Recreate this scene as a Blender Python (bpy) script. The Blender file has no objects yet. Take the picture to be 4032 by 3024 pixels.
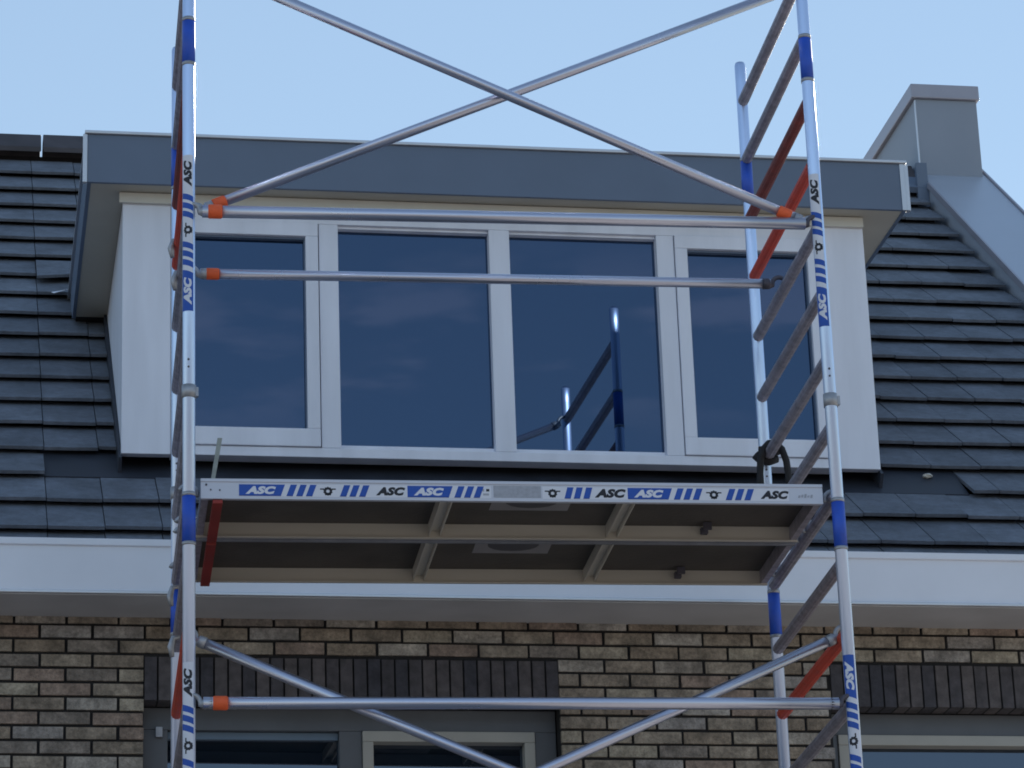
import bpy, bmesh, math, random
from mathutils import Vector, Matrix
random.seed(7)
R_ = math.radians
H = 1.6                       # eye height above the street
C = bpy.context.scene.collection
sc = bpy.context.scene

# ------------------------------------------------------------------ camera
cam_data = bpy.data.cameras.new('camera')
cam = bpy.data.objects.new('camera', cam_data); C.objects.link(cam); sc.camera = cam
right = Vector((0.9861115, -0.1625509, -0.0340769))
up = Vector((-0.0249367, -0.3477617, 0.9372513))
fwd = Vector((0.1642016, 0.9233845, 0.3469853))
M = Matrix.Identity(4)
for i in range(3):
    M[i][0] = right[i]; M[i][1] = up[i]; M[i][2] = -fwd[i]
M[2][3] = H
cam.matrix_world = M
cam_data.sensor_width = 36.0
cam_data.lens = 36.0 * 13124.0 / 4032.0
cam_data.clip_start = 0.1; cam_data.clip_end = 2000

# ------------------------------------------------------------------ sky and sun
SUN_EL, SUN_AZ = R_(24.3), R_(26.0)      # azimuth measured from +Y towards +X: the sun stands behind the house
w = bpy.data.worlds.new('World'); sc.world = w; w.use_nodes = True
nt = w.node_tree; bg = nt.nodes['Background']
sky = nt.nodes.new('ShaderNodeTexSky'); sky.sky_type = 'NISHITA'; sky.sun_disc = False
sky.sun_elevation = SUN_EL; sky.sun_rotation = SUN_AZ
sky.air_density = 1.15; sky.dust_density = 0.0; sky.ozone_density = 1.0; sky.altitude = 0
gm = nt.nodes.new('ShaderNodeGamma'); gm.inputs[1].default_value = 0.58          # multiple scattering evens out the dome
tn = nt.nodes.new('ShaderNodeMix'); tn.data_type = 'RGBA'; tn.blend_type = 'MULTIPLY'; tn.inputs[0].default_value = 1.0
tn.inputs[7].default_value = (0.86, 0.965, 1.075, 1)
nt.links.new(sky.outputs[0], gm.inputs[0]); nt.links.new(gm.outputs[0], tn.inputs[6])
# faint streaks of warm cloud low in the sky behind the street (seen mirrored in the dormer panes)
tcw = nt.nodes.new('ShaderNodeTexCoord'); sx_ = nt.nodes.new('ShaderNodeSeparateXYZ'); nt.links.new(tcw.outputs['Generated'], sx_.inputs[0])
mpw = nt.nodes.new('ShaderNodeMapping'); mpw.inputs['Scale'].default_value = (9, 9, 34); nt.links.new(tcw.outputs['Generated'], mpw.inputs[0])
nzw = nt.nodes.new('ShaderNodeTexNoise'); nzw.inputs['Scale'].default_value = 1.6; nzw.inputs['Detail'].default_value = 4; nt.links.new(mpw.outputs[0], nzw.inputs['Vector'])
def mrange(src, a, b_, c, d):
    q = nt.nodes.new('ShaderNodeMapRange'); q.interpolation_type = 'SMOOTHSTEP'
    for k_, v_ in zip(('From Min', 'From Max', 'To Min', 'To Max'), (a, b_, c, d)): q.inputs[k_].default_value = v_
    nt.links.new(src, q.inputs['Value']); return q.outputs[0]
def mmul(a, b_):
    q = nt.nodes.new('ShaderNodeMath'); q.operation = 'MULTIPLY'; nt.links.new(a, q.inputs[0])
    if isinstance(b_, float): q.inputs[1].default_value = b_
    else: nt.links.new(b_, q.inputs[1])
    return q.outputs[0]
cl = mmul(mmul(mrange(sx_.outputs[2], .325, .35, 0, 1), mrange(sx_.outputs[2], .365, .395, 1, 0)), mmul(mrange(sx_.outputs[1], -.5, -.2, 1, 0), mrange(nzw.outputs['Fac'], .46, .60, 0, 1)))
clm = nt.nodes.new('ShaderNodeMix'); clm.data_type = 'RGBA'; nt.links.new(mmul(cl, .28), clm.inputs[0])
nt.links.new(tn.outputs[2], clm.inputs[6]); clm.inputs[7].default_value = (4.6, 4.0, 4.4, 1)
nt.links.new(clm.outputs[2], bg.inputs[0]); bg.inputs[1].default_value = 0.136
sun = bpy.data.lights.new('sun', 'SUN'); sun.energy = 5.0; sun.angle = R_(0.53); sun.color = (1.0, 0.90, 0.76)
so = bpy.data.objects.new('sun', sun); C.objects.link(so)
sd = Vector((math.sin(SUN_AZ) * math.cos(SUN_EL), math.cos(SUN_AZ) * math.cos(SUN_EL), math.sin(SUN_EL)))
so.rotation_euler = sd.to_track_quat('Z', 'Y').to_euler(); so.location = (20, 40, 25)
sc.view_settings.view_transform = 'Standard'; sc.view_settings.look = 'None'
sc.view_settings.exposure = 1.05; sc.view_settings.gamma = 1.0
sc.render.engine = 'CYCLES'
sc.cycles.max_bounces = 6
sc.cycles.filter_width = 1.8

# ------------------------------------------------------------------ materials
def mat(name, col, rough=0.6, metal=0.0, var=0.0, scale=6.0, island=0.0, bump=0.0, bscale=60.0, stretch=None, speck=0.0, spec=0.5, col2=None, tones=None):
    m = bpy.data.materials.new(name); m.use_nodes = True
    n = m.node_tree.nodes; l = m.node_tree.links; b = n['Principled BSDF']
    b.inputs['Roughness'].default_value = rough; b.inputs['Metallic'].default_value = metal
    b.inputs['Specular IOR Level'].default_value = spec
    tc = n.new('ShaderNodeTexCoord'); mp = n.new('ShaderNodeMapping'); l.new(tc.outputs['Object'], mp.inputs[0])
    if stretch: mp.inputs['Scale'].default_value = stretch
    nz = n.new('ShaderNodeTexNoise'); nz.inputs['Scale'].default_value = scale; nz.inputs['Detail'].default_value = 6
    l.new(mp.outputs[0], nz.inputs['Vector'])
    rgb = n.new('ShaderNodeRGB'); rgb.outputs[0].default_value = (*col, 1)
    out = rgb.outputs[0]
    if island > 0:
        g = n.new('ShaderNodeNewGeometry')
        mx = n.new('ShaderNodeMix'); mx.data_type = 'RGBA'
        c2 = col2 or tuple(c * 0.6 for c in col)
        ramp = n.new('ShaderNodeMapRange'); ramp.inputs['To Max'].default_value = island
        l.new(g.outputs['Random Per Island'], ramp.inputs['Value'])
        if tones:
            cr = n.new('ShaderNodeValToRGB'); cr.color_ramp.interpolation = 'CONSTANT'
            el = cr.color_ramp.elements
            while len(el) < len(tones): el.new(.5)
            for i_, c_ in enumerate(tones): el[i_].position = i_ / len(tones); el[i_].color = (*c_, 1)
            wn = n.new('ShaderNodeMath'); wn.operation = 'FRACT'; w2 = n.new('ShaderNodeMath'); w2.operation = 'MULTIPLY'; w2.inputs[1].default_value = 7.31
            l.new(g.outputs['Random Per Island'], w2.inputs[0]); l.new(w2.outputs[0], wn.inputs[0]); l.new(wn.outputs[0], cr.inputs[0]); out = cr.outputs[0]
        l.new(ramp.outputs[0], mx.inputs['Factor']); l.new(out, mx.inputs[6]); mx.inputs[7].default_value = (*c2, 1)
        out = mx.outputs[2]
    if speck > 0:
        ns = n.new('ShaderNodeTexNoise'); ns.inputs['Scale'].default_value = scale * 4.5; ns.inputs['Detail'].default_value = 8; ns.inputs['Roughness'].default_value = .7
        l.new(mp.outputs[0], ns.inputs['Vector'])
        ms = n.new('ShaderNodeMapRange'); ms.inputs['From Min'].default_value = .35; ms.inputs['From Max'].default_value = .65
        ms.inputs['To Min'].default_value = 1 - speck; ms.inputs['To Max'].default_value = 1 + speck * .5; l.new(ns.outputs['Fac'], ms.inputs['Value'])
        mq = n.new('ShaderNodeVectorMath'); mq.operation = 'SCALE'; l.new(out, mq.inputs[0]); l.new(ms.outputs[0], mq.inputs['Scale']); out = mq.outputs[0]
    if var > 0:
        mr = n.new('ShaderNodeMapRange'); mr.inputs['From Min'].default_value = .3; mr.inputs['From Max'].default_value = .7
        mr.inputs['To Min'].default_value = 1 - var; mr.inputs['To Max'].default_value = 1 + var * .6
        l.new(nz.outputs['Fac'], mr.inputs['Value'])
        mv = n.new('ShaderNodeVectorMath'); mv.operation = 'SCALE'
        l.new(out, mv.inputs[0]); l.new(mr.outputs[0], mv.inputs['Scale']); out = mv.outputs[0]
        r2 = n.new('ShaderNodeMapRange'); r2.inputs['To Min'].default_value = max(0, rough - .12); r2.inputs['To Max'].default_value = min(1, rough + .12)
        l.new(nz.outputs['Fac'], r2.inputs['Value']); l.new(r2.outputs[0], b.inputs['Roughness'])
    l.new(out, b.inputs['Base Color'])
    if bump > 0:
        nb = n.new('ShaderNodeTexNoise'); nb.inputs['Scale'].default_value = bscale; nb.inputs['Detail'].default_value = 5
        l.new(mp.outputs[0], nb.inputs['Vector'])
        bp = n.new('ShaderNodeBump'); bp.inputs['Strength'].default_value = bump; bp.inputs['Distance'].default_value = .01
        l.new(nb.outputs['Fac'], bp.inputs['Height']); l.new(bp.outputs[0], b.inputs['Normal'])
    return m

def glass_mat(name, tint, refl=(0.62, 0.72, 0.9), ior=1.62):
    """Coated double glazing seen from outside by day: a dark room behind a clear, slightly blue mirror."""
    m = bpy.data.materials.new(name); m.use_nodes = True
    n = m.node_tree.nodes; l = m.node_tree.links; n.remove(n['Principled BSDF'])
    o = n['Material Output']
    d = n.new('ShaderNodeBsdfDiffuse'); d.inputs[0].default_value = (*tint, 1)
    g = n.new('ShaderNodeBsdfGlossy'); g.inputs['Roughness'].default_value = 0.0; g.inputs[0].default_value = (*refl, 1)
    tc = n.new('ShaderNodeTexCoord'); nz = n.new('ShaderNodeTexNoise'); nz.inputs['Scale'].default_value = 1.1; nz.inputs['Detail'].default_value = 1
    l.new(tc.outputs['Object'], nz.inputs['Vector'])
    bp = n.new('ShaderNodeBump'); bp.inputs['Strength'].default_value = .03; bp.inputs['Distance'].default_value = .01
    l.new(nz.outputs['Fac'], bp.inputs['Height']); l.new(bp.outputs[0], g.inputs['Normal'])
    f = n.new('ShaderNodeFresnel'); f.inputs[0].default_value = ior
    mr = n.new('ShaderNodeMapRange'); mr.inputs['To Min'].default_value = .11; mr.inputs['To Max'].default_value = 1.0
    l.new(f.outputs[0], mr.inputs['Value'])
    mx = n.new('ShaderNodeMixShader'); l.new(mr.outputs[0], mx.inputs[0]); l.new(d.outputs[0], mx.inputs[1]); l.new(g.outputs[0], mx.inputs[2])
    l.new(mx.outputs[0], o.inputs[0])
    return m

MT = dict(
    brick=mat('brick', (0.4, 0.35, 0.3), .92, island=.30, col2=(0.20, 0.16, 0.125), var=.48, scale=11, speck=.38, bump=.8, bscale=90,
              tones=[(0.42, 0.355, 0.28), (0.36, 0.30, 0.235), (0.47, 0.42, 0.36), (0.33, 0.265, 0.20), (0.40, 0.37, 0.345), (0.44, 0.385, 0.30), (0.37, 0.28, 0.225), (0.40, 0.34, 0.27), (0.29, 0.25, 0.215), (0.50, 0.46, 0.41)]),
    mortar=mat('mortar', (0.022, 0.021, 0.022), .95, var=.3, bump=.3),
    soldier=mat('dark_brick', (0.12, 0.105, 0.105), .85, island=1.0, col2=(0.05, 0.05, 0.062), var=.4, scale=20, bump=.5),
    tile=mat('roof_tile', (0.165, 0.188, 0.232), .75, island=.8, col2=(0.115, 0.132, 0.165), var=.3, scale=5, speck=.22, bump=.3, bscale=120),
    underlay=mat('roof_underlay', (0.02, 0.02, 0.024), .8, var=.4, scale=4, bump=.6, bscale=14),
    lath=mat('batten_wood', (0.035, 0.028, 0.025), .8, var=.3),
    lead=mat('lead', (0.030, 0.036, 0.052), .6, var=.3),
    ridge=mat('ridge_tile', (0.085, 0.08, 0.095), .7, island=.6, var=.3),
    white=mat('white_panel', (0.78, 0.81, 0.90), .5, var=.09, scale=3, bump=.05, bscale=30, stretch=(3, 3, .4)),
    beige=mat('warm_lit_trim', (0.62, 0.60, 0.54), .55, var=.06, scale=5),  # beige of warm reflected light, put into the head trim's colour
    gutter=mat('gutter_white', (0.79, 0.83, 0.92), .45, var=.06, scale=2.2, bump=.06, bscale=6),
    soffit=mat('eave_board', (0.52, 0.51, 0.52), .8, var=.12, scale=3),
    dsoffit=mat('dormer_soffit_board', (0.50, 0.47, 0.40), .7, var=.08, scale=3),
    fascia=mat('fascia_grey', (0.125, 0.168, 0.245), .5, var=.06, scale=4),
    zinc=mat('pale_trim', (0.62, 0.64, 0.68), .35, metal=.6, var=.08),
    coping=mat('coping_sheet', (0.44, 0.49, 0.58), .38, metal=.25, var=.06, scale=2),
    stack=mat('chimney_sheet', (0.26, 0.30, 0.37), .5, var=.08, scale=2),
    capm=mat('cap_sheet', (0.36, 0.36, 0.42), .4, metal=.3, var=.06),
    frame=mat('dark_window_frame', (0.12, 0.13, 0.145), .5, var=.12),
    sash=mat('sash_cream', (0.42, 0.41, 0.37), .5, var=.08),
    bead=mat('blue_grey_bead', (0.14, 0.2, 0.27), .4, var=.05),
    glass=glass_mat('window_glass', (0.001, 0.007, 0.022), (0.42, 0.62, 0.98)),
    glass2=glass_mat('lower_window_glass', (0.006, 0.012, 0.02)),
    alu=mat('aluminium', (0.58, 0.70, 0.95), .33, metal=.86, var=.05, scale=9, stretch=(1, 1, .15)),
    rail=mat('rail_aluminium', (0.56, 0.58, 0.70), .30, metal=.9, var=.03, scale=3),
    beamf=mat('beam_aluminium_front', (0.60, 0.62, 0.70), .5, metal=.35, var=.06, scale=7, stretch=(.3, 1, 1)),
    beam=mat('beam_aluminium_bounce_lit', (0.66, 0.62, 0.55), .5, metal=.35, var=.06, scale=7, stretch=(.3, 1, 1)),  # inner beam faces: warm ground bounce mixed into the anodised metal's colour
    beamd=mat('beam_aluminium_dark', (0.30, 0.31, 0.35), .55, metal=.5, var=.2, scale=14),  # darker, greyer copy for the rear platform's front beam
    rung=mat('rung_aluminium', (0.44, 0.41, 0.47), .48, metal=.6, var=.3, scale=30, bump=.5, bscale=160),
    redrung=mat('red_rung', (0.66, 0.075, 0.04), .45, var=.15, scale=20, bump=.4, bscale=160),
    dullred=mat('dull_red_rung', (0.24, 0.06, 0.05), .55, var=.3, scale=20, bump=.4, bscale=160),
    lock=mat('red_lock_bar', (0.27, 0.03, 0.025), .6, var=.2),
    orange=mat('orange_band', (0.85, 0.13, 0.035), .55, var=.12, scale=30),
    cast=mat('cast_grey', (0.42, 0.43, 0.46), .5, metal=.6, var=.2, scale=30),
    castd=mat('cast_dark', (0.10, 0.095, 0.12), .6, metal=.4, var=.2, scale=30),
    blue=mat('blue_sleeve', (0.025, 0.10, 0.58), .45, var=.15, scale=18),
    dblue=mat('sticker_blue', (0.015, 0.085, 0.44), .5, var=.08, scale=20),
    dwhite=mat('sticker_white', (0.72, 0.74, 0.82), .5, var=.03, scale=20),
    dblack=mat('sticker_black', (0.012, 0.012, 0.02), .5, var=.05),
    dgrey=mat('sticker_grey', (0.38, 0.40, 0.46), .6, var=.15, scale=60),
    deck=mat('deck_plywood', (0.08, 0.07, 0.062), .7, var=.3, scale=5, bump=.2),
    warn=mat('warning_label', (0.26, 0.25, 0.26), .5, var=.15),
    warnd=mat('warning_print', (0.08, 0.078, 0.09), .5, var=.2),
    strap=mat('black_strap', (0.012, 0.012, 0.016), .7, var=.3, bump=.3),
    galv=mat('galvanised', (0.33, 0.37, 0.36), .5, metal=.5, var=.2, scale=30),
    ground=mat('paving', (0.31, 0.295, 0.28), .9, var=.25, scale=1.2, bump=.4),
    roadm=mat('road_brick', (0.17, 0.15, 0.135), .9, var=.2, scale=2, bump=.4),
    plaster=mat('opposite_wall', (0.13, 0.125, 0.125), .9, var=.15),
)

b_ = MT['alu'].node_tree.nodes['Principled BSDF']; b_.inputs['Anisotropic'].default_value = .85      # drawn tube: streaks along its length
tg_ = MT['alu'].node_tree.nodes.new('ShaderNodeTangent'); tg_.direction_type = 'RADIAL'; tg_.axis = 'Z'; MT['alu'].node_tree.links.new(tg_.outputs[0], b_.inputs['Tangent'])
for k_ in ('alu', 'rail'):
    b_ = MT[k_].node_tree.nodes['Principled BSDF']; b_.inputs['Coat Weight'].default_value = .25; b_.inputs['Coat Roughness'].default_value = .07

# ------------------------------------------------------------------ mesh helpers
class MB:
    """collects shapes; build() links them as one mesh object"""
    def __init__(s): s.bm = bmesh.new(); s.m = Matrix.Identity(4)
    def v(s, p): return s.bm.verts.new(s.m @ Vector(p))
    def hexa(s, p):          # 8 corners: bottom 4 then top 4, each counter-clockwise
        v = [s.v(q) for q in p]
        for f in ((0, 3, 2, 1), (4, 5, 6, 7), (0, 1, 5, 4), (1, 2, 6, 5), (2, 3, 7, 6), (3, 0, 4, 7)):
            s.bm.faces.new([v[i] for i in f])
        return s
    def box(s, x0, x1, y0, y1, z0, z1):
        return s.hexa([(x0, y0, z0), (x1, y0, z0), (x1, y1, z0), (x0, y1, z0), (x0, y0, z1), (x1, y0, z1), (x1, y1, z1), (x0, y1, z1)])
    def prism(s, pts, x0, x1):      # (y,z) outline extruded along x
        a = [s.v((x0, y, z)) for y, z in pts]; b = [s.v((x1, y, z)) for y, z in pts]; n = len(pts)
        s.bm.faces.new(a[::-1]); s.bm.faces.new(b)
        for i in range(n): s.bm.faces.new([a[i], a[(i + 1) % n], b[(i + 1) % n], b[i]])
        return s
    def tube(s, pts, r, n=20, caps=True, rr=None, hollow=0.0):
        pts = [Vector(p) for p in pts]; rings = []
        prev = None
        for i, p in enumerate(pts):
            d = (pts[min(i + 1, len(pts) - 1)] - pts[max(i - 1, 0)]).normalized()
            if prev is None:
                ref = Vector((0, 0, 1)) if abs(d.z) < .9 else Vector((1, 0, 0)); a = d.cross(ref).normalized()
            else:
                a = (prev - d * prev.dot(d)).normalized()
            prev = a; b = d.cross(a)
            q = rr[i] if rr else r
            rings.append([s.v(p + (a * math.cos(t) + b * math.sin(t)) * q) for t in [2 * math.pi * k / n for k in range(n)]])
        for i in range(len(rings) - 1):
            for k in range(n):
                f = s.bm.faces.new([rings[i][k], rings[i][(k + 1) % n], rings[i + 1][(k + 1) % n], rings[i + 1][k]]); f.smooth = True
        if caps: s.bm.faces.new(rings[0][::-1]); s.bm.faces.new(rings[-1])
        return s
    def flat(s, poly):
        s.bm.faces.new([s.v(p) for p in poly]); return s
    def build(s, name, m, parent=None, bevel=0.0, off=(0, 0, 0), loc=None):
        bmesh.ops.recalc_face_normals(s.bm, faces=s.bm.faces[:])
        if bevel > 0:
            bmesh.ops.bevel(s.bm, geom=[e for e in s.bm.edges if len(e.link_faces) == 2 and e.calc_face_angle(0) > .6], offset=bevel, segments=2, affect='EDGES', profile=.6)
        if off != (0, 0, 0): bmesh.ops.translate(s.bm, verts=s.bm.verts[:], vec=-Vector(off))
        me = bpy.data.meshes.new(name); s.bm.to_mesh(me); s.bm.free()
        me.materials.append(m if not isinstance(m, str) else MT[m])
        o = bpy.data.objects.new(name, me); C.objects.link(o)
        if parent: o.parent = parent
        return o

def tag(o, label=None, cat=None, group=None, kind=None):
    if label: o['label'] = label
    if cat: o['category'] = cat
    if group: o['group'] = group
    if kind: o['kind'] = kind
    return o
def empty(name, loc, rz=0):
    o = bpy.data.objects.new(name, None); C.objects.link(o); o.location = loc; o.rotation_euler = (0, 0, rz); o.empty_display_size = .3
    return o

# ------------------------------------------------------------------ the street
g = MB(); g.flat([(-400, -400, 0), (400, -400, 0), (400, 400, 0), (-400, 400, 0)])
tag(g.build('ground', 'ground'), kind='structure')
g = MB(); g.flat([(-60, -4.5, .004), (60, -4.5, .004), (60, 2.5, .004), (-60, 2.5, .004)])
tag(g.build('road', 'roadm'), kind='structure')

# ================================================================== THE HOUSE
YW = 13.85                                   # face of the brick wall
HX0, HX1 = -6.0, 5.98                        # the stretch of terrace that belongs to the picture
HO = (1.4, YW, 0.0)
house = empty('brick_house', HO)
tag(house, 'brown brick terraced house with grey tiled roof and white dormer behind the scaffold', 'house')
def hp(mb, name, m, parent=None, bevel=0.0): return mb.build(name, m, parent or house, bevel, HO)
def Z(z): return z + H

# openings (x0, x1, z0, z1) in the wall
OPEN = [(0.818, 2.624, Z(1.9), Z(3.722)), (3.844, 5.65, Z(1.9), Z(3.722))]
# wall core with holes: built of piers so that nothing overlaps
wl = MB()
yb0, yb1 = YW + .012, YW + .32
xs = [HX0, OPEN[0][0] - .002, OPEN[0][1] + .002, OPEN[1][0] - .002, OPEN[1][1] + .002, HX1]
for i in (0, 2, 4): wl.box(xs[i], xs[i + 1], yb0, yb1, 0, Z(4.35))
for i in (1, 3):
    wl.box(xs[i], xs[i + 1], yb0, yb1, 0, Z(1.9)); wl.box(xs[i], xs[i + 1], yb0, yb1, Z(3.724), Z(4.35))
wall = hp(wl, 'brick_wall', 'mortar')
bk = MB()
L_, J_, CP = .211, .012, .0636
k0 = -40
for r in range(0, 88):
    z1 = Z(4.117) - r * CP - .006; z0 = z1 - CP + J_
    if z0 < .02: break
    zm = (z0 + z1) / 2
    segs = [(HX0, HX1)]
    for (a, b, c, d) in OPEN:
        ztop = Z(3.92)
        if c < zm < ztop:
            new = []
            for (p, q) in segs: new += [(p, a), (b, q)] if p < a and q > b else [(p, q)]
            segs = new
    x = .376 + (0.0 if r % 2 else .1115) - 30 * .223
    while x < HX1:
        xa, xb = x + J_ / 2, x + .223 - J_ / 2
        for (p, q) in segs:
            u, v_ = max(xa, p), min(xb, q)
            if v_ - u > .03:
                jy = random.uniform(-.0025, .0025); dz = random.uniform(-.0012, .0012); du = random.uniform(-.0015, .0015); e = random.uniform(-.0012, .0012)
                bk.hexa([(u + du, YW + jy, z0 + dz), (v_ + du, YW + jy + e, z0 + dz + e), (v_ + du, yb0 + .01, z0 + dz + e), (u + du, yb0 + .01, z0 + dz),
                         (u + du, YW + jy, z1 + dz), (v_ + du, YW + jy + e, z1 + dz + e), (v_ + du, yb0 + .01, z1 + dz + e), (u + du, yb0 + .01, z1 + dz)])
        x += .223
hp(bk, 'brickwork', 'brick', wall, .002)
for (a, b, c, d) in OPEN:
    sb = MB(); n = round((b - a) / .0602); wdt = (b - a) / n
    for i in range(n):
        jy = random.uniform(-.003, .002)
        sb.box(a + i * wdt + .004, a + (i + 1) * wdt - .004, YW + jy - .001, YW + .11, d + .001, d + .192)
    hp(sb, 'soldier_lintel', 'soldier', wall, .0015)

# lower windows -----------------------------------------------------------------
def rect_frame(mb, x0, x1, z0, z1, wl_, wr, wb, wt, y0, y1):
    mb.box(x0, x1, y0, y1, z1 - wt, z1); mb.box(x0, x1, y0, y1, z0, z0 + wb)
    mb.box(x0, x0 + wl_, y0 + .0004, y1, z0 + wb, z1 - wt); mb.box(x1 - wr, x1, y0 + .0004, y1, z0 + wb, z1 - wt)
YF = YW + .11
def lower_window(a, b, c, d, flip):
    root = MB()
    root.box(a + .003, b - .003, YF, YF + .08, d - .10, d - .003); root.box(a + .003, b - .003, YF, YF + .08, c + .003, c + .10)
    if not flip: cols = [(a + .003, .928), (1.668, 1.767), (2.526, b - .003)]
    else: cols = [(a + .003, a + .045), (a + 1.2, a + 1.3), (b - .1, b - .003)]
    for (p, q) in cols: root.box(p, q, YF + .0005, YF + .08, c + .10, d - .10)
    fr = hp(root, 'window', 'frame', None, .004)
    fr['label'] = 'dark grey framed lower window left of the brick pier' if not flip else 'dark grey framed lower window at the right edge'
    opens = [(cols[0][1], cols[1][0], False), (cols[1][1], cols[2][0], True)] if not flip else [(cols[0][1], cols[1][0], True), (cols[1][1], cols[2][0], False)]
    for p, q, sashed in opens:
        if sashed:
            s = MB(); rect_frame(s, p + .001, q - .001, c + .101, d - .101, .047, .047, .05, .047, YF - .012, YF + .06)
            hp(s, 'sash', 'sash', fr, .004); p += .046; q -= .046; zt = d - .147
        else:
            s = MB(); s.box(p + .001, q - .001, YF + .03, YF + .07, d - .134, d - .101); hp(s, 'glazing_bead', 'bead', fr, .003); zt = d - .134
        s = MB(); s.box(p, q, YF + .052, YF + .062, c + .10, zt); hp(s, 'window_pane', 'glass2', fr)
lower_window(*OPEN[0], False); lower_window(*OPEN[1], True)
s = MB(); s.box(.876, .905, YF - .02, YF + .001, Z(3.585), Z(3.63)); hp(s, 'stay_block', 'cast', house, .002)
# rooms behind the openings are closed by dark backs
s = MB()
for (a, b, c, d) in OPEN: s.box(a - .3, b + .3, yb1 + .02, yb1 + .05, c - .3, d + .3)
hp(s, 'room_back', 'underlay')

# gutter and eave ---------------------------------------------------------------
ZG0, ZG1 = Z(4.087), Z(4.327)
gt = MB()
gt.prism([(13.50, ZG0), (13.50, ZG1 - .032), (13.488, ZG1 - .030), (13.488, ZG1), (13.515, ZG1), (13.515, ZG0 + .02), (13.70, ZG0 + .02), (13.70, ZG1 - .03), (13.715, ZG1 - .03), (13.715, ZG0)], HX0, 5.93)
gutter = hp(gt, 'box_gutter', 'gutter', None, .003)
s = MB(); s.box(HX0, 5.93, 13.487, 13.500, ZG0 - .001, ZG0 + .012); hp(s, 'drip_edge', 'zinc', gutter, .002)
s = MB(); s.box(HX0, 5.93, 13.7155, YW + .01, ZG0 + .002, ZG0 + .018); s.box(HX0, 5.93, 13.50, 13.7155, ZG0 - .006, ZG0 - .002)
hp(s, 'eave_soffit', 'soffit')

# roof ------------------------------------------------------------------------
A = R_(40); ca, sa = math.cos(A), math.sin(A)
def RP(x, s_, n_=0.0): return (x, 14.5 + s_ * ca - n_ * sa, Z(5.0) + s_ * sa + n_ * ca)
S_EAVE, S_RIDGE = -1.0, 5.35
GA = .3273; TW = .25
DX0, DX1 = 0.75, 4.345                      # dormer cheeks
def s_at_z(z): return (z - Z(5.0)) / sa
# dark underlay/battens, left and right of and below the dormer, plus rear slope and gable ends
ul = MB()
def slab(mb, x0, x1, s0, s1, n0, n1):
    mb.hexa([RP(x0, s0, n0), RP(x1, s0, n0), RP(x1, s1, n0), RP(x0, s1, n0), RP(x0, s0, n1), RP(x1, s0, n1), RP(x1, s1, n1), RP(x0, s1, n1)])
slab(ul, HX0, 5.93, S_EAVE, S_RIDGE, -.20, -.112)
yr, zr = 14.5 + S_RIDGE * ca, Z(5.0) + S_RIDGE * sa
ul.hexa([(HX0, yr, zr - .16), (5.93, yr, zr - .16), (5.93, yr + 4.6, zr - .16 - 3.86), (HX0, yr + 4.6, zr - .16 - 3.86),
         (HX0, yr, zr - .06), (5.93, yr, zr - .06), (5.93, yr + 4.6, zr - .06 - 3.86), (HX0, yr + 4.6, zr - .06 - 3.86)])
roof = hp(ul, 'roof', 'underlay')
s = MB()
for k in range(20):
    sb_ = -.739 + GA * (k - 1) + .30
    if sb_ < S_RIDGE - .1: slab(s, HX0, 5.93, sb_, sb_ + .04, -.11, -.086)
hp(s, 'batten', 'lath', roof)
tl = MB()
for k in range(-1, 18):
    s0 = -.739 + GA * k; s1 = min(s0 + .40, S_RIDGE)
    j = math.floor((HX0 - .404) / TW)
    zt = Z(5.0) + s0 * sa
    while True:
        x0 = .404 + TW * j; x1 = x0 + TW; j += 1
        if x0 > 5.94: break
        u, v_ = max(x0 + .0016, HX0), min(x1 - .0016, 5.935)
        if v_ - u < .03: continue
        xm = (u + v_) / 2
        if k == 2 and u < 4.775 < v_: u = 4.775; xm = 4.79
        if k == 2 and (.37 < xm < 4.78): continue                 # a course lies open under the dormer
        if s0 > -.1 and u > DX0 - .02 and v_ < DX1 + .02 and s0 < s_at_z(Z(6.9)): continue
        # clip the tiles against the dormer cheeks
        if s0 > -.1 and s0 < s_at_z(Z(6.5)):
            if u < DX0 - .012 < v_: v_ = DX0 - .012
            if u < DX1 + .012 < v_: u = DX1 + .012
        if v_ - u < .02: continue
        ds = random.uniform(-.004, .004); nn = random.uniform(-.0015, .0035); rot = random.uniform(-.004, .004)
        if k == 11 and .40 < x0 < .66: ds -= .10; nn += .028; rot = .03
        if k == 3 and 0.0 < xm < .6: ds -= .01
        if k == 1 and .9 < xm < 1.4: nn += .006; ds -= .01
        t = .018; dr = .050
        a0, a1 = s0 + ds, s1 + ds
        tl.hexa([RP(u, a0 - rot, nn - t), RP(v_, a0 + rot, nn - t), RP(v_, a1, nn - dr - t), RP(u, a1, nn - dr - t),
                 RP(u, a0 - rot, nn), RP(v_, a0 + rot, nn), RP(v_, a1, nn - dr), RP(u, a1, nn - dr)])
hp(tl, 'roof_tiles', 'tile', roof, .0025)
rg = MB(); x = -6.25
while x < 5.9:
    x1 = min(x + .42, 5.915); z0 = Z(8.45)
    yR = yr + .02
    rg.prism([(yR - .15, zr - .085), (yR - .155, zr - .055), (yR - .075, zr + .065 + random.uniform(-.004, .004)), (yR + .075, zr + .067), (yR + .155, zr - .055), (yR + .15, zr - .085), (yR + .06, zr + .03), (yR - .06, zr + .03)], max(x + .006, HX0), x1 - .006)
    x += .42
ridge = hp(rg, 'ridge_tile', 'ridge', roof, .004)
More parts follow.
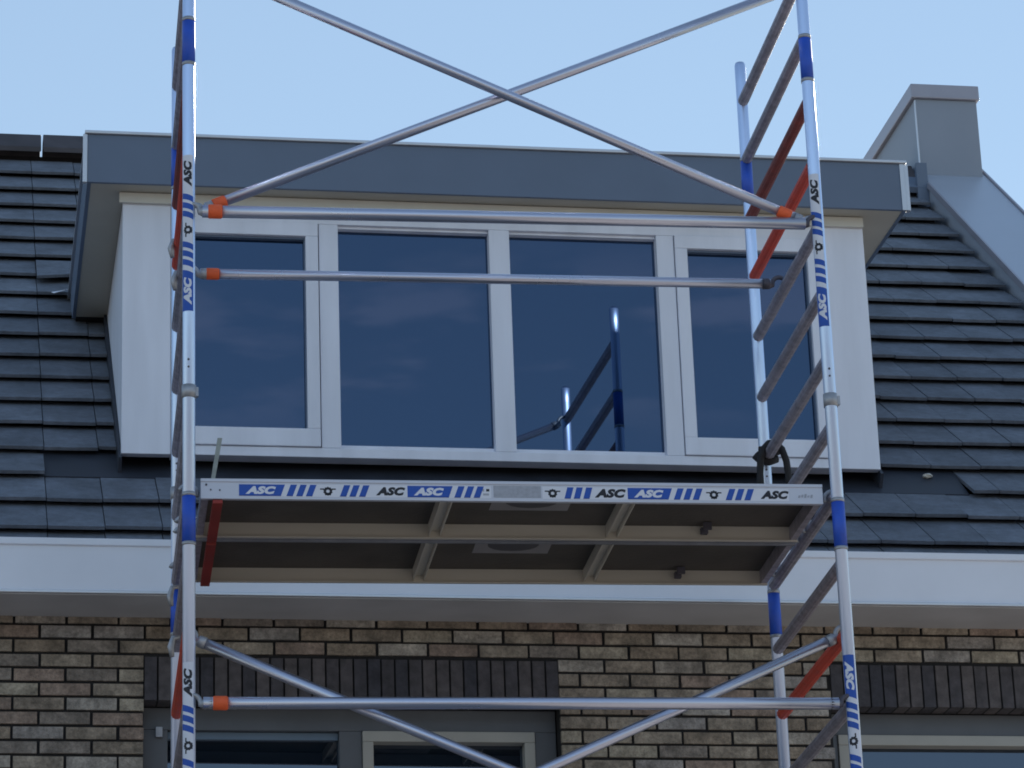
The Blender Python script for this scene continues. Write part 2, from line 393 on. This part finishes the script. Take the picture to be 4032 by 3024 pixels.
# a loose white scrap of flashing on the tiles, torn
s = MB()
P = [RP(.478, 2.515, .006), RP(.555, 2.535, .012), RP(.562, 2.50, .03), RP(.545, 2.425, .05), RP(.515, 2.44, .035), RP(.49, 2.475, .015)]
Q = [tuple(Vector(p) + Vector((0, .002, .003))) for p in P]
vs = [s.v(p) for p in P]; ws = [s.v(p) for p in Q]
s.bm.faces.new(vs[::-1]); s.bm.faces.new(ws)
for i in range(6): s.bm.faces.new([vs[i], vs[(i + 1) % 6], ws[(i + 1) % 6], ws[i]])
f_ = s.build('flashing_scrap', 'white')
tag(f_, 'small white scrap of flashing lying on tiles left of the dormer', 'flashing')
# small crumbs on the open course, right
s = MB(); bmesh.ops.create_icosphere(s.bm, subdivisions=2, radius=.018, matrix=Matrix.Translation(RP(4.62, .17, -.03)) @ Matrix.Diagonal((1.5, 1, .6, 1)))
for v_ in s.bm.verts: v_.co += Vector((random.uniform(-.003, .003),) * 3)
tag(s.build('mortar_crumb', 'beige'), 'small pale lump of mortar lying in the open tile course right of dormer', 'rubble')

# parapet coping and ridge stack (right) ------------------------------------------
cp = MB(); slab(cp, 5.932, 6.355, S_EAVE - .1, 5.36, -.30, .078)
hp(cp, 'verge_wall', 'coping', roof, .006)
s = MB(); slab(s, 5.918, 5.9315, S_EAVE - .1, 5.0, .045, .084); slab(s, 6.3555, 6.370, S_EAVE - .1, 5.37, .02, .090)
hp(s, 'verge_trim', 'capm', roof, .003)
s = MB(); s.box(5.925, 6.33, 18.42, 19.62, Z(8.0), Z(8.915)); stack = hp(s, 'ridge_stack', 'stack', roof, .004)
s = MB(); s.box(5.90, 6.345, 18.397, 19.66, Z(8.916), Z(9.012)); hp(s, 'stack_cap', 'capm', stack, .006)
s = MB(); s.box(5.921, 5.928, 18.412, 18.43, Z(8.1), Z(8.905)); hp(s, 'corner_strip', 'zinc', stack, .001)
s = MB(); slab(s, 5.66, 5.93, 5.0, 5.47, .012, .05); s.box(5.86, 5.93, 18.30, 18.33, Z(8.12), Z(8.42))
hp(s, 'ridge_flashing', 'fascia', roof, .002)
# a course of neighbours' roof beyond the verge and the gable so that the house is closed
s = MB()
s.hexa([(5.935, YW + .33, 0), (6.30, YW + .33, 0), (6.30, 22.6, 0), (5.935, 22.6, 0), (5.935, YW + .33, Z(4.2)), (6.30, YW + .33, Z(4.2)), (6.30, 22.6, Z(4.2)), (5.935, 22.6, Z(4.2))])
s.box(HX0, 5.934, 22.3, 22.6, 0, Z(4.4))
s.prism([(YW + .33, Z(4.2) + .001), (22.6, Z(4.2) + .001), (18.5, Z(8.2))], 5.94, 6.29)
hp(s, 'side_wall', 'plaster')

# dormer -----------------------------------------------------------------------
YD = 14.5
zs, zt = Z(6.36), Z(6.612)
dm = MB(); dm.prism([(YD + .10, Z(5.13)), (YD + .10, zs - .006), (16.30, zs - .006), (16.30, Z(6.30))], DX0 + .07, DX1 - .07)
dormer = hp(dm, 'dormer', 'underlay')
for a, b in ((DX0, .974), (4.150, DX1)):
    q = MB(); q.box(a, b, YD, YD + .05, Z(5.062), zs - .002); hp(q, 'side_panel', 'white', dormer, .003)
for a, b in ((DX0 + .004, DX0 + .06), (DX1 - .06, DX1 - .004)):
    q = MB(); q.prism([(YD + .051, Z(5.068)), (YD + .051, zs - .003), (16.35, zs - .003), (16.35, Z(6.05))], a, b); hp(q, 'cheek', 'white', dormer, .002)
# window frame members
s = MB()
s.box(.9755, 4.1485, YD - .001, YD + .09, Z(6.235), zs - .003)
s.box(.9755, 4.1485, YD - .003, YD + .09, Z(5.062), Z(5.108))
for a, b in ((.9755, 1.012), (1.674, 1.765), (2.491, 2.590), (3.309, 3.394), (4.112, 4.1485)):
    s.box(a, b, YD - .002, YD + .09, Z(5.109), Z(6.234))
for a, b in ((1.766, 2.490), (2.591, 3.308)):
    s.box(a, b, YD + .028, YD + .09, Z(5.1085), Z(5.134)); s.box(a, b, YD + .02, YD + .09, Z(6.222), Z(6.2345))
hp(s, 'window_frame', 'white', dormer, .003)
for a, b in ((1.008, 1.672), (3.395, 4.116)):
    q = MB(); rect_frame(q, a + .003, b - .003, Z(5.111), Z(6.232), .060, .060, .088, .066, YD - .014, YD + .07)
    hp(q, 'sash', 'white', dormer, .004)
    q = MB(); rect_frame(q, a + .063, b - .063, Z(5.199), Z(6.166), .006, .006, .006, .010, YD + .008, YD + .05)
    hp(q, 'sash_gasket', 'fascia', dormer)
    q = MB(); q.box(a + .069, b - .069, YD + .035, YD + .045, Z(5.205), Z(6.156)); hp(q, 'window_pane', 'glass', dormer)
for a, b in ((1.765, 2.491), (2.590, 3.309)):
    q = MB(); q.box(a, b, YD + .055, YD + .065, Z(5.133), Z(6.223)); hp(q, 'window_pane', 'glass', dormer)
# head trim under the soffit
s = MB(); s.box(DX0 - .018, DX1 + .0, YD - .022, YD - .003, Z(6.305), zs - .004)
hp(s, 'head_trim', 'beige', dormer, .002)
# flat roof slab, soffit, fascia
FX0, FX1, YFa = .577, 4.538, 14.372
s = MB(); s.box(FX0 + .02, FX1 - .02, YFa + .02, 16.75, zs + .004, zt - .02)
hp(s, 'flat_roof', 'underlay', dormer)
s = MB(); s.prism([(YFa + .01, zs), (YFa + .01, zs + .0035), (16.10, zs + .0035), (16.10, zs)], FX0 + .006, FX1 - .006)
hp(s, 'soffit', 'dsoffit', dormer)
s = MB(); s.box(FX0, FX1, YFa, YFa + .018, zs - .004, zt - .012)
s.prism([(YFa + .0185, zs - .004), (YFa + .0185, zt - .012), (16.45, zt - .012), (16.12, zs - .004)], FX0, FX0 + .018)
s.prism([(YFa + .0185, zs - .004), (YFa + .0185, zt - .012), (16.45, zt - .012), (16.12, zs - .004)], FX1 - .018, FX1)
hp(s, 'fascia', 'fascia', dormer, .002)
s = MB(); s.box(FX0 - .014, FX1 + .014, YFa - .014, YFa + .04, zt - .011, zt + .004)
s.box(FX0 - .014, FX0 + .03, YFa + .041, 16.5, zt - .011, zt + .004); s.box(FX1 - .03, FX1 + .014, YFa + .041, 16.5, zt - .011, zt + .004)
hp(s, 'roof_edge_trim', 'zinc', dormer, .003)
s = MB()
s.box(FX0 - .022, FX0 - .0015, YFa - .004, YFa + .02, zs - .006, zt - .0125); hp(s, 'corner_strip', 'zinc', dormer, .0015); s = MB(); s.box(FX1 + .0015, FX1 + .02, YFa - .004, YFa + .03, zs - .006, zt - .0125)
s.box(FX1 - .022, FX1 + .0012, YFa - .005, YFa - .0015, zs - .006, zt - .0125)
hp(s, 'corner_strip', 'zinc', dormer, .0015)
# lead flashing along the cheeks
s = MB()
for a, b in ((DX0 - .012, DX0 + .003), (DX1 - .003, DX1 + .012)):
    s.hexa([RP(a, .02, -.05), RP(b, .02, -.05), RP(b, 2.2, -.05), RP(a, 2.2, -.05), RP(a, .02, .035), RP(b, .02, .035), RP(b, 2.2, .035), RP(a, 2.2, .035)])
slab(s, .372, 4.772, -.04, .31, -.05, -.041)
hp(s, 'lead_flashing', 'lead', dormer)

# ================================================================== SCAFFOLD
TA = 0.0325
TX, TY = 0.8720, 11.940
TO = (TX, TY, 0.0)
tower = empty('scaffold_tower', TO, -TA)
tag(tower, 'mobile aluminium scaffold tower with blue sleeves and red rungs in front of dormer', 'scaffold')
S, W = 2.5, 1.22
PR = .0243
def part(mb, name, m, parent=None, bevel=0.0): return mb.build(name, m, parent or tower, bevel)
def bolt(mb, x, y, z, r=.004):
    mb.tube([(x, y, z), (x, y - .004, z)], r, 8)

def text_polys(txt, size, bold=.0, shear=0.0, wd=1.0):
    """outline letters of Blender's own font as a flat mesh in (u, v)"""
    cu = bpy.data.curves.new('letters', 'FONT'); cu.body = txt; cu.size = size; cu.offset = bold; cu.shear = shear; cu.resolution_u = 3; cu.space_character = wd
    ob = bpy.data.objects.new('letters', cu); C.objects.link(ob)
    dg = bpy.context.evaluated_depsgraph_get(); dg.update()
    me = bpy.data.meshes.new_from_object(ob.evaluated_get(dg))
    vs = [tuple(v_.co[:2]) for v_ in me.vertices]; fs = [tuple(p.vertices) for p in me.polygons]
    C.objects.unlink(ob); bpy.data.objects.remove(ob); bpy.data.curves.remove(cu); bpy.data.meshes.remove(me)
    return vs, fs
ASC = text_polys('ASC', .05, .0034, .28, 1.06)
def fit_text(tp, u0, u1, v0, v1):
    vs, fs = tp
    a0 = min(v_[0] for v_ in vs); a1 = max(v_[0] for v_ in vs); b0 = min(v_[1] for v_ in vs); b1 = max(v_[1] for v_ in vs)
    return [(u0 + (x - a0) / (a1 - a0) * (u1 - u0), v0 + (y - b0) / (b1 - b0) * (v1 - v0)) for x, y in vs], fs
def para(u0, u1, v0, v1, sh, sl=True, sr=True):
    return [(u0, v0), (u1, v0), (u1 + (sh if sr else 0), v1), (u0 + (sh if sl else 0), v1)], [(0, 1, 2, 3)]
def emblem(c, v0, v1):
    out = []; cv = (v0 + v1) / 2; vs = []; fs = []
    n = 20; r1, r0 = .0165, .0068
    for i in range(n):
        t = 2 * math.pi * i / n; rr = r1 * (1.12 if i % 2 else .95)
        vs += [(c + rr * math.cos(t), cv - .002 + rr * math.sin(t)), (c + r0 * math.cos(t), cv - .002 + r0 * math.sin(t))]
    for i in range(n):
        j = (i + 1) % n; fs.append((2 * i, 2 * j, 2 * j + 1, 2 * i + 1))
    k = len(vs); vs += [(c - .030, cv + .004), (c - .014, cv + .004), (c - .014, cv + .009), (c - .030, cv + .009), (c + .014, cv + .004), (c + .030, cv + .004), (c + .030, cv + .009), (c + .014, cv + .009)]
    fs += [(k, k + 1, k + 2, k + 3), (k + 4, k + 5, k + 6, k + 7)]
    k = len(vs); vs += [(c - .012, cv - .018), (c + .012, cv - .018), (c + .008, cv - .008), (c - .008, cv - .008)]; fs.append((k, k + 1, k + 2, k + 3))
    return vs, fs
HB = .046
def sticker(u, layers, first=True, embl=True, bars2=True, black=True, v0=0.0):
    """one printed strip: blue block with white ASC, slanted bars, emblem, slanted bars, black ASC"""
    if first:
        layers['dblue'].append(para(u, u + .158, v0, v0 + HB, .016, False, True))
        layers['dwhite2'].append(fit_text(ASC, u + .024, u + .140, v0 + .007, v0 + HB - .007))
    for a in (.183, .220, .257): layers['dblue'].append(para(u + a - .004, u + a + .020, v0, v0 + HB, .017))
    if embl: layers['dblack'].append(emblem(u + .337, v0, v0 + HB))
    if bars2:
        for a in (.386, .422, .459): layers['dblue'].append(para(u + a - .004, u + a + .020, v0, v0 + HB, .017))
    if black: layers['dblack'].append(fit_text(ASC, u + .520, u + .632, v0 + .006, v0 + HB - .006))
def lay_flat(layers, f, parent, name='printed_sticker'):
    mb = MB(); keys = [k for k in layers if layers[k]]
    for key in keys:
        lift = {'dwhite': .0006, 'dblue': .0011, 'dblack': .0012, 'dgrey': .0009, 'dwhite2': .0016}[key]
        for vs, fs in layers[key]:
            b2 = bmesh.new(); vv = [b2.verts.new((x, y, 0)) for x, y in vs]      # long faces are cut so that they follow a round tube
            for q in fs:
                try: b2.faces.new([vv[i] for i in q])
                except ValueError: pass
            for c in [i * .0058 for i in range(0, 9)]:
                bmesh.ops.bisect_plane(b2, geom=b2.verts[:] + b2.edges[:] + b2.faces[:], plane_co=(0, c, 0), plane_no=(0, 1, 0))
            mp = {}
            for v_ in b2.verts: mp[v_] = mb.bm.verts.new(f(v_.co.x, v_.co.y, lift))
            for q in b2.faces:
                try: nf = mb.bm.faces.new([mp[v_] for v_ in q.verts]); nf.smooth = True; nf.material_index = keys.index(key)
                except ValueError: pass
            b2.free()
    o = mb.build(name, {'dwhite2': 'dwhite'}.get(keys[0], keys[0]), parent)
    for k in keys[1:]: o.data.materials.append(MT[{'dwhite2': 'dwhite'}.get(k, k)])
    return o
def new_layers(): return {k: [] for k in ('dwhite', 'dblue', 'dblack', 'dgrey', 'dwhite2')}

# --- uprights
def upright(x, y, decals, lean=0.0, topz=6.470):
    m = MB()
    # joint sections of the tube: slightly narrower spigot at the very top
    m.tube([(x, y, .14), (x, y, Z(topz) - .10), (x, y, Z(topz) - .099), (x, y, Z(topz) - .012), (x, y, Z(topz))], PR, 40, rr=[PR, PR, PR, PR, PR - .004])
    o = part(m, 'upright', 'alu')
    for zt_ in (6.0, 4.012, 2.02):
        q = MB(); q.tube([(x, y, Z(zt_ - .192)), (x, y, Z(zt_ - .012)), ], PR + .0014, 40)
        part(q, 'blue_sleeve', 'blue', o)
        for e0, e1, er in ((-.206, -.1925, .0025), (-.0115, .004, .0018)):
            q = MB(); q.tube([(x, y, Z(zt_ + e0)), (x, y, Z(zt_ + e1))], PR + er, 40); part(q, 'sleeve_rim', 'cast', o)
    for zt_ in (4.42, 2.42):
        q = MB(); q.tube([(x, y, Z(zt_ - .026)), (x, y, Z(zt_ + .026))], PR + .0036, 40, rr=[PR + .0036] * 2)
        q.box(x + .5 * PR, x + PR + .012, y - .010, y + .010, Z(zt_ - .018), Z(zt_ + .018))
        part(q, 'joint_collar', 'cast', o, )
    q = MB(); bolt(q, x - .002, y - PR + .001, Z(4.545), .0045); part(q, 'pin_hole', 'castd', o); q = MB(); bolt(q, x - .002, y - PR + .001, Z(4.515), .004); part(q, 'pin_hole', 'castd', o)
    q = MB(); q.tube([(x, y, 0), (x, y, .02)], .07, 24); q.tube([(x, y, .02), (x, y, .2)], .017, 16); part(q, 'base_plate', 'cast', o)
    for (zstart, flip, ang) in decals:
        ly = new_layers()
        if not flip: ly['dwhite'].append(para(-.0, .655, 0, HB, 0)); sticker(0, ly)
        else: ly['dwhite'].append(para(-.0, .655, 0, HB, 0)); sticker(0, ly)
        def f(u, v, lift, zstart=zstart, flip=flip, ang=ang):
            r = PR + lift; t = (v - HB / 2) / PR
            if not flip: a = ang - t; z = zstart + u            # reads upwards; letters' tops point left
            else: a = ang + t; z = zstart - u
            return (x + r * math.cos(a), y + r * math.sin(a), Z(z))
        lay_flat(ly, f, o)
    for v_ in o.data.vertices: v_.co.x -= x; v_.co.y -= y
    o.location = (x, y, 0)
    for c_ in o.children: c_.location = (-x, -y, 0)
    return o
upright(0, 0, [(4.745, False, R_(-90 - 14)), (2.695, False, R_(-90 - 14))])
upright(S, 0, [(4.725, False, R_(-90 - 26)), (3.385, True, R_(-90 - 20))])
upright(S, W, [])
upright(0, W, [])

# --- rungs: 0.28 m apart, one red rung in every frame
zA = 6.275
RR = .0245
for sx in (0, S):
    for i in range(22):
        z = zA - .28 * i
        if z < -1.2: break
        m = MB(); mt = 'rung'
        a, b = PR * .92, W - PR * .92
        # ribbed tube: shallow flutes along the length
        n = 24
        ring = []
        for yy in (a, b):
            ring.append([m.v((sx + (RR if k % 2 else RR * .93) * math.cos(2 * math.pi * k / n), yy, Z(z) + (RR if k % 2 else RR * .93) * math.sin(2 * math.pi * k / n))) for k in range(n)])
        for k in range(n): m.bm.faces.new([ring[0][k], ring[0][(k + 1) % n], ring[1][(k + 1) % n], ring[1][k]])
        m.bm.faces.new(ring[0]); m.bm.faces.new(ring[1])
        if i % 7 == 3: mt = 'redrung'
        if i == 2: mt = 'dullred'
        o = part(m, 'rung', mt)
        if i % 7 == 3: o['label'] = 'red rung'
        if i == 2: o['label'] = 'dull red rung'

# --- claws, rails, braces
def claw(parent, p, d, axis, m='cast'):
    """hook that grips a rung running along axis; p: tube end, d: unit direction out of the tube"""
    p = Vector(p); d = Vector(d).normalized(); a = Vector(axis); q = MB()
    c = p + d * .040; v_ = d.cross(a).normalized()
    if v_.z < 0: v_ = -v_
    pts = [p - d * .030, p - d * .004, p + d * .010] + [c + (d * math.cos(t) + v_ * math.sin(t)) * .0300 for t in [R_(160 - 17 * k) for k in range(7)]]
    rr = [.0235, .0225, .0145] + [.0095] * 7
    q.tube(pts, .01, 14, rr=rr)
    return part(q, 'claw', m, parent)
def rail(name, p0, p1, r, bands, mcl=('cast', 'cast')):
    p0, p1 = Vector(p0), Vector(p1); d = (p1 - p0).normalized(); Ln = (p1 - p0).length
    m = MB(); m.tube([p0, p1], r, 36); o = part(m, name, 'rail')
    for b0 in bands:
        q = MB(); s0 = p0 + d * b0
        q.tube([s0, s0 + d * .006, s0 + d * .049, s0 + d * .055], r, 24, rr=[r + .001, r + .0036, r + .0036, r + .001]); part(q, 'orange_band', 'orange', o)
    claw(o, p0, -d, (0, 1, 0), m=mcl[0]); claw(o, p1, d, (0, 1, 0), m=mcl[1])
    return o
zE = 5.155
rail('guard_rail', (.052, -.012, Z(5.166)), (2.444, -.012, Z(5.166)), .0245, [.022], ('cast', 'castd'))['label'] = 'upper guard rail nearest the camera'
rail('guard_rail', (.070, .60, Z(5.155)), (2.428, .60, Z(5.155)), .0205, [.022], ('cast', 'castd'))['label'] = 'thinner guard rail in the middle of the tower'
rail('guard_rail', (.052, -.012, Z(3.196)), (2.444, -.012, Z(3.196)), .023, [.035], ('cast', 'castd'))['label'] = 'low guard rail across the brick wall'
br = .0205
rail('diagonal_brace', (.068, .050, Z(5.206)), (2.435, .050, Z(6.228)), br, [.030])['label'] = 'upper diagonal brace rising to the right'
rail('diagonal_brace', (2.432, -.005, Z(5.182)), (.068, -.005, Z(6.236)), br, [.045])['label'] = 'upper diagonal brace falling to the right'
rail('diagonal_brace', (.036, .055, Z(3.454)), (2.42, .055, Z(2.43)), br, [2.45])['label'] = 'lower diagonal brace falling to the right'
rail('diagonal_brace', (2.468, .085, Z(3.479)), (.08, .085, Z(2.41)), br, [2.45])['label'] = 'lower diagonal brace falling to the left'
# grips at the far side of the left frame
for (y, z) in ((.95, 5.40), (.62, 5.12), (1.0, 3.90), (.9, 3.66)):
    q = MB(); q.tube([(-.030, y, Z(z) - .03), (-.036, y, Z(z) + .01), (-.026, y + .01, Z(z) + .05), (0, y + .01, Z(z) + .055)], .014, 12, rr=[.009, .014, .011, .009])
    part(q, 'grip', 'cast')

# --- platforms
def platform(label, y0, y1, lettered):
    root = empty('platform', (TX, TY, 0), -TA)
    tag(root, label, 'platform', 'scaffold platforms lying side by side')
    B0, B1 = Z(4.000), Z(4.079)
    x0, x1 = .045, 2.447
    def bp_(mb, name, m, parent=None, bevel=0.0): return mb.build(name, m, parent or root, bevel)
    beams = []
    for yy, sgn in ((y0, 1), (y1, -1)):
        m = MB()
        pr = [(yy, B0), (yy, B1 - .0125), (yy - sgn * .004, B1 - .012), (yy - sgn * .004, B1), (yy + sgn * .022, B1), (yy + sgn * .022, B1 - .004), (yy + sgn * .004, B1 - .004), (yy + sgn * .004, B0 + .004), (yy + sgn * .02, B0 + .004), (yy + sgn * .02, B0)]
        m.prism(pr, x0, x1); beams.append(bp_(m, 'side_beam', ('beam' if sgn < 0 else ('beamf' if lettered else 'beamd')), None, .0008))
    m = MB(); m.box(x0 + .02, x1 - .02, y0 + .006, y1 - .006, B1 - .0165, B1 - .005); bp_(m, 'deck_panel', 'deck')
    for xx in (.985, 1.695):
        m = MB(); m.prism([(y0 + .0045, B0 + .012), (y1 - .0045, B0 + .012), (y1 - .0045, B1 - .017), (y0 + .0045, B1 - .017)], xx - .024, xx - .020)
        m.prism([(y0 + .0045, B0 + .012), (y1 - .0045, B0 + .012), (y1 - .0045, B1 - .017), (y0 + .0045, B1 - .017)], xx + .020, xx + .024)
        m.box(xx - .0195, xx + .0195, y0 + .0046, y1 - .0046, B0 + .034, B0 + .037)
        bp_(m, 'cross_member', 'beam')
    for xx in (x0 + .004, x1 - .03):
        m = MB(); m.box(xx, xx + .026, y0 + .005, y1 - .005, B0 + .004, B1 - .017); bp_(m, 'end_bar', 'rung')
    for xx, sg in ((x0, -1), (x1, 1)):
        for yy in (y0 + .05, y1 - .05):
            q = MB(); cx_ = 0.0 if sg < 0 else S
            pts = [(cx_ + .034 * math.cos(t), yy, Z(4.035) + .034 * math.sin(t)) for t in [R_((-20 if sg < 0 else 200) + (1 if sg < 0 else -1) * 15 * k) for k in range(13)]]
            q.tube(pts, .009, 10); bp_(q, 'claw', 'cast')
    m = MB(); m.box(.090, .128, y0 + .004, y1 - .004, B0 - .018, B0 - .002); bp_(m, 'lock_bar', 'lock', None, .003)['label'] = 'red locking bar'
    # warning label stuck under the deck
    ym = (y0 + y1) / 2 - .02
    m = MB(); m.box(1.18, 1.49, y0 + .03, ym + .07, B1 - .0185, B1 - .017); wl_ = bp_(m, 'warning_label', 'warn')
    m = MB(); n = 16; pts = [(1.335 + .105 * math.cos(2 * math.pi * k / n), ym - .045 + .085 * math.sin(2 * math.pi * k / n)) for k in range(n)]
    m.flat([(a, b, B1 - .0192) for a, b in pts]); bp_(m, 'label_print', 'warnd', wl_)
    m = MB(); m.box(2.05, 2.078, y1 - .05, y1 - .022, B0 + .02, B0 + .045); m.box(2.056, 2.09, y1 - .07, y1 - .055, B0 + .03, B0 + .06); bp_(m, 'wind_lock', 'castd', None, .002)
    if lettered:
        ly = new_layers(); LX = lambda vpx: .04 + (vpx - 430) * .001783
        r1 = lambda u: LX((740 + u / 1.6265) / 1.8228); r2 = lambda u: LX((2000 + u / 1.6265) / 1.8228)
        sticker(r1(320), ly)
        u = r1(1385); sticker(u, ly, embl=False, bars2=False, black=False)
        # the next strip starts behind the paper label
        u = r2(265) - .337
        ly['dblack'].append(emblem(u + .337, 0, HB))
        for a in (.386, .422, .459): ly['dblue'].append(para(u + a - .004, u + a + .020, 0, HB, .013))
        ly['dblack'].append(fit_text(ASC, u + .500, u + .622, .005, HB - .005))
        sticker(r2(750), ly)
        ly['dwhite'] += [para(r1(320) - .0, r1(1920), -.0015, HB + .0015, 0), para(r2(200), r2(1800), -.0015, HB + .0015, 0)]
        ly['dgrey'].append(para(r1(1935), r2(190), .002, HB + .004, 0))
        ly['dblack'].append(para(r1(1888), r1(1908), .026, .036, 0)); ly['dgrey'].append(para(r1(1868), r1(1905), .010, .018, 0)); ly['dgrey'].append(para(r1(1865), r1(1875), .026, .036, 0))
        for i in range(5): ly['dgrey'].append(para(r2(1860 + 20 * i), r2(1874 + 20 * i), .012 + .002 * (i % 2), .022 + .003 * (i % 3), .003))
        def f(u, v, lift): return (u, y0 - lift, Z(4.012) + v)
        lay_flat(ly, f, beams[0])
        m = MB(); bolt(m, .066, y0, Z(4.055)); bolt(m, .083, y0, Z(4.035), .003); bolt(m, .117, y0, Z(4.034), .003); bp_(m, 'rivet', 'castd', beams[0])
        m = MB(); m.hexa([(.082, .10, Z(4.07)), (.098, .10, Z(4.07)), (.098, .112, Z(4.07)), (.082, .112, Z(4.07)), (.112, .07, Z(4.262)), (.130, .07, Z(4.262)), (.130, .082, Z(4.262)), (.112, .082, Z(4.262))])
        bp_(m, 'hatch_stay', 'galv', None, .0015)
    else:
        ly = new_layers()
        for k in range(3): sticker(.35 + .72 * k, ly)
        def f(u, v, lift): return (u, y0 - lift, Z(4.012) + v)
        lay_flat(ly, f, beams[0])
    return root
platform('front aluminium scaffold platform whose lettered side beam faces the street', .018, .505, True)
platform('rear aluminium scaffold platform lying behind the lettered one, nearer the dormer', .535, 1.10, False)

# --- black strap looped over a rung by the far right upright
q = MB()
def T2W(x, y, z):
    v_ = Matrix.Rotation(-TA, 3, 'Z') @ Vector((x, y, 0)); return Vector((TX + v_.x, TY + v_.y, Z(z)))
pts = [T2W(2.452, 1.12, 4.43), T2W(2.452, 1.12, 4.50), T2W(2.456, 1.11, 4.565), T2W(2.470, 1.10, 4.605), T2W(2.492, 1.09, 4.628), T2W(2.518, 1.085, 4.625), T2W(2.545, 1.085, 4.60), T2W(2.562, 1.09, 4.55), T2W(2.570, 1.10, 4.49), T2W(2.570, 1.11, 4.42)]
fine = []
for i in range(len(pts) - 1):
    for k in range(4): fine.append(pts[i].lerp(pts[i + 1], k / 4))
fine.append(pts[-1])
q.tube(fine, .015, 10)
pts = [T2W(2.448, 1.16, 4.60), T2W(2.47, 1.155, 4.575), T2W(2.50, 1.15, 4.57), T2W(2.535, 1.155, 4.585)]
q.tube(pts, .022, 10); q.tube([T2W(2.46, 1.13, 4.60), T2W(2.54, 1.13, 4.615)], .026, 12)
o = q.build('black_strap', 'strap')
tag(o, 'black strap looped over a rung beside the far right scaffold post', 'strap')

# ================================================================== the row across the street (mirrored in the panes)
opp = empty('row_house', (2, -18, 0))
tag(opp, 'long low brick row house standing across the street, behind the viewer', 'house')
s = MB(); s.box(-32, 32, -10, 0, 0, 5.2); s.build('wall', 'plaster', opp)
s = MB(); s.prism([(.4, 5.1), (-5, 8.9), (-10.4, 5.1)], -32, 32); s.build('roof', 'ridge', opp)
for i in range(12):
    s = MB(); s.box(-30 + 5 * i, -28 + 5 * i, -.02, .02, 3.6, 5.2); s.build('window', 'glass2', opp)
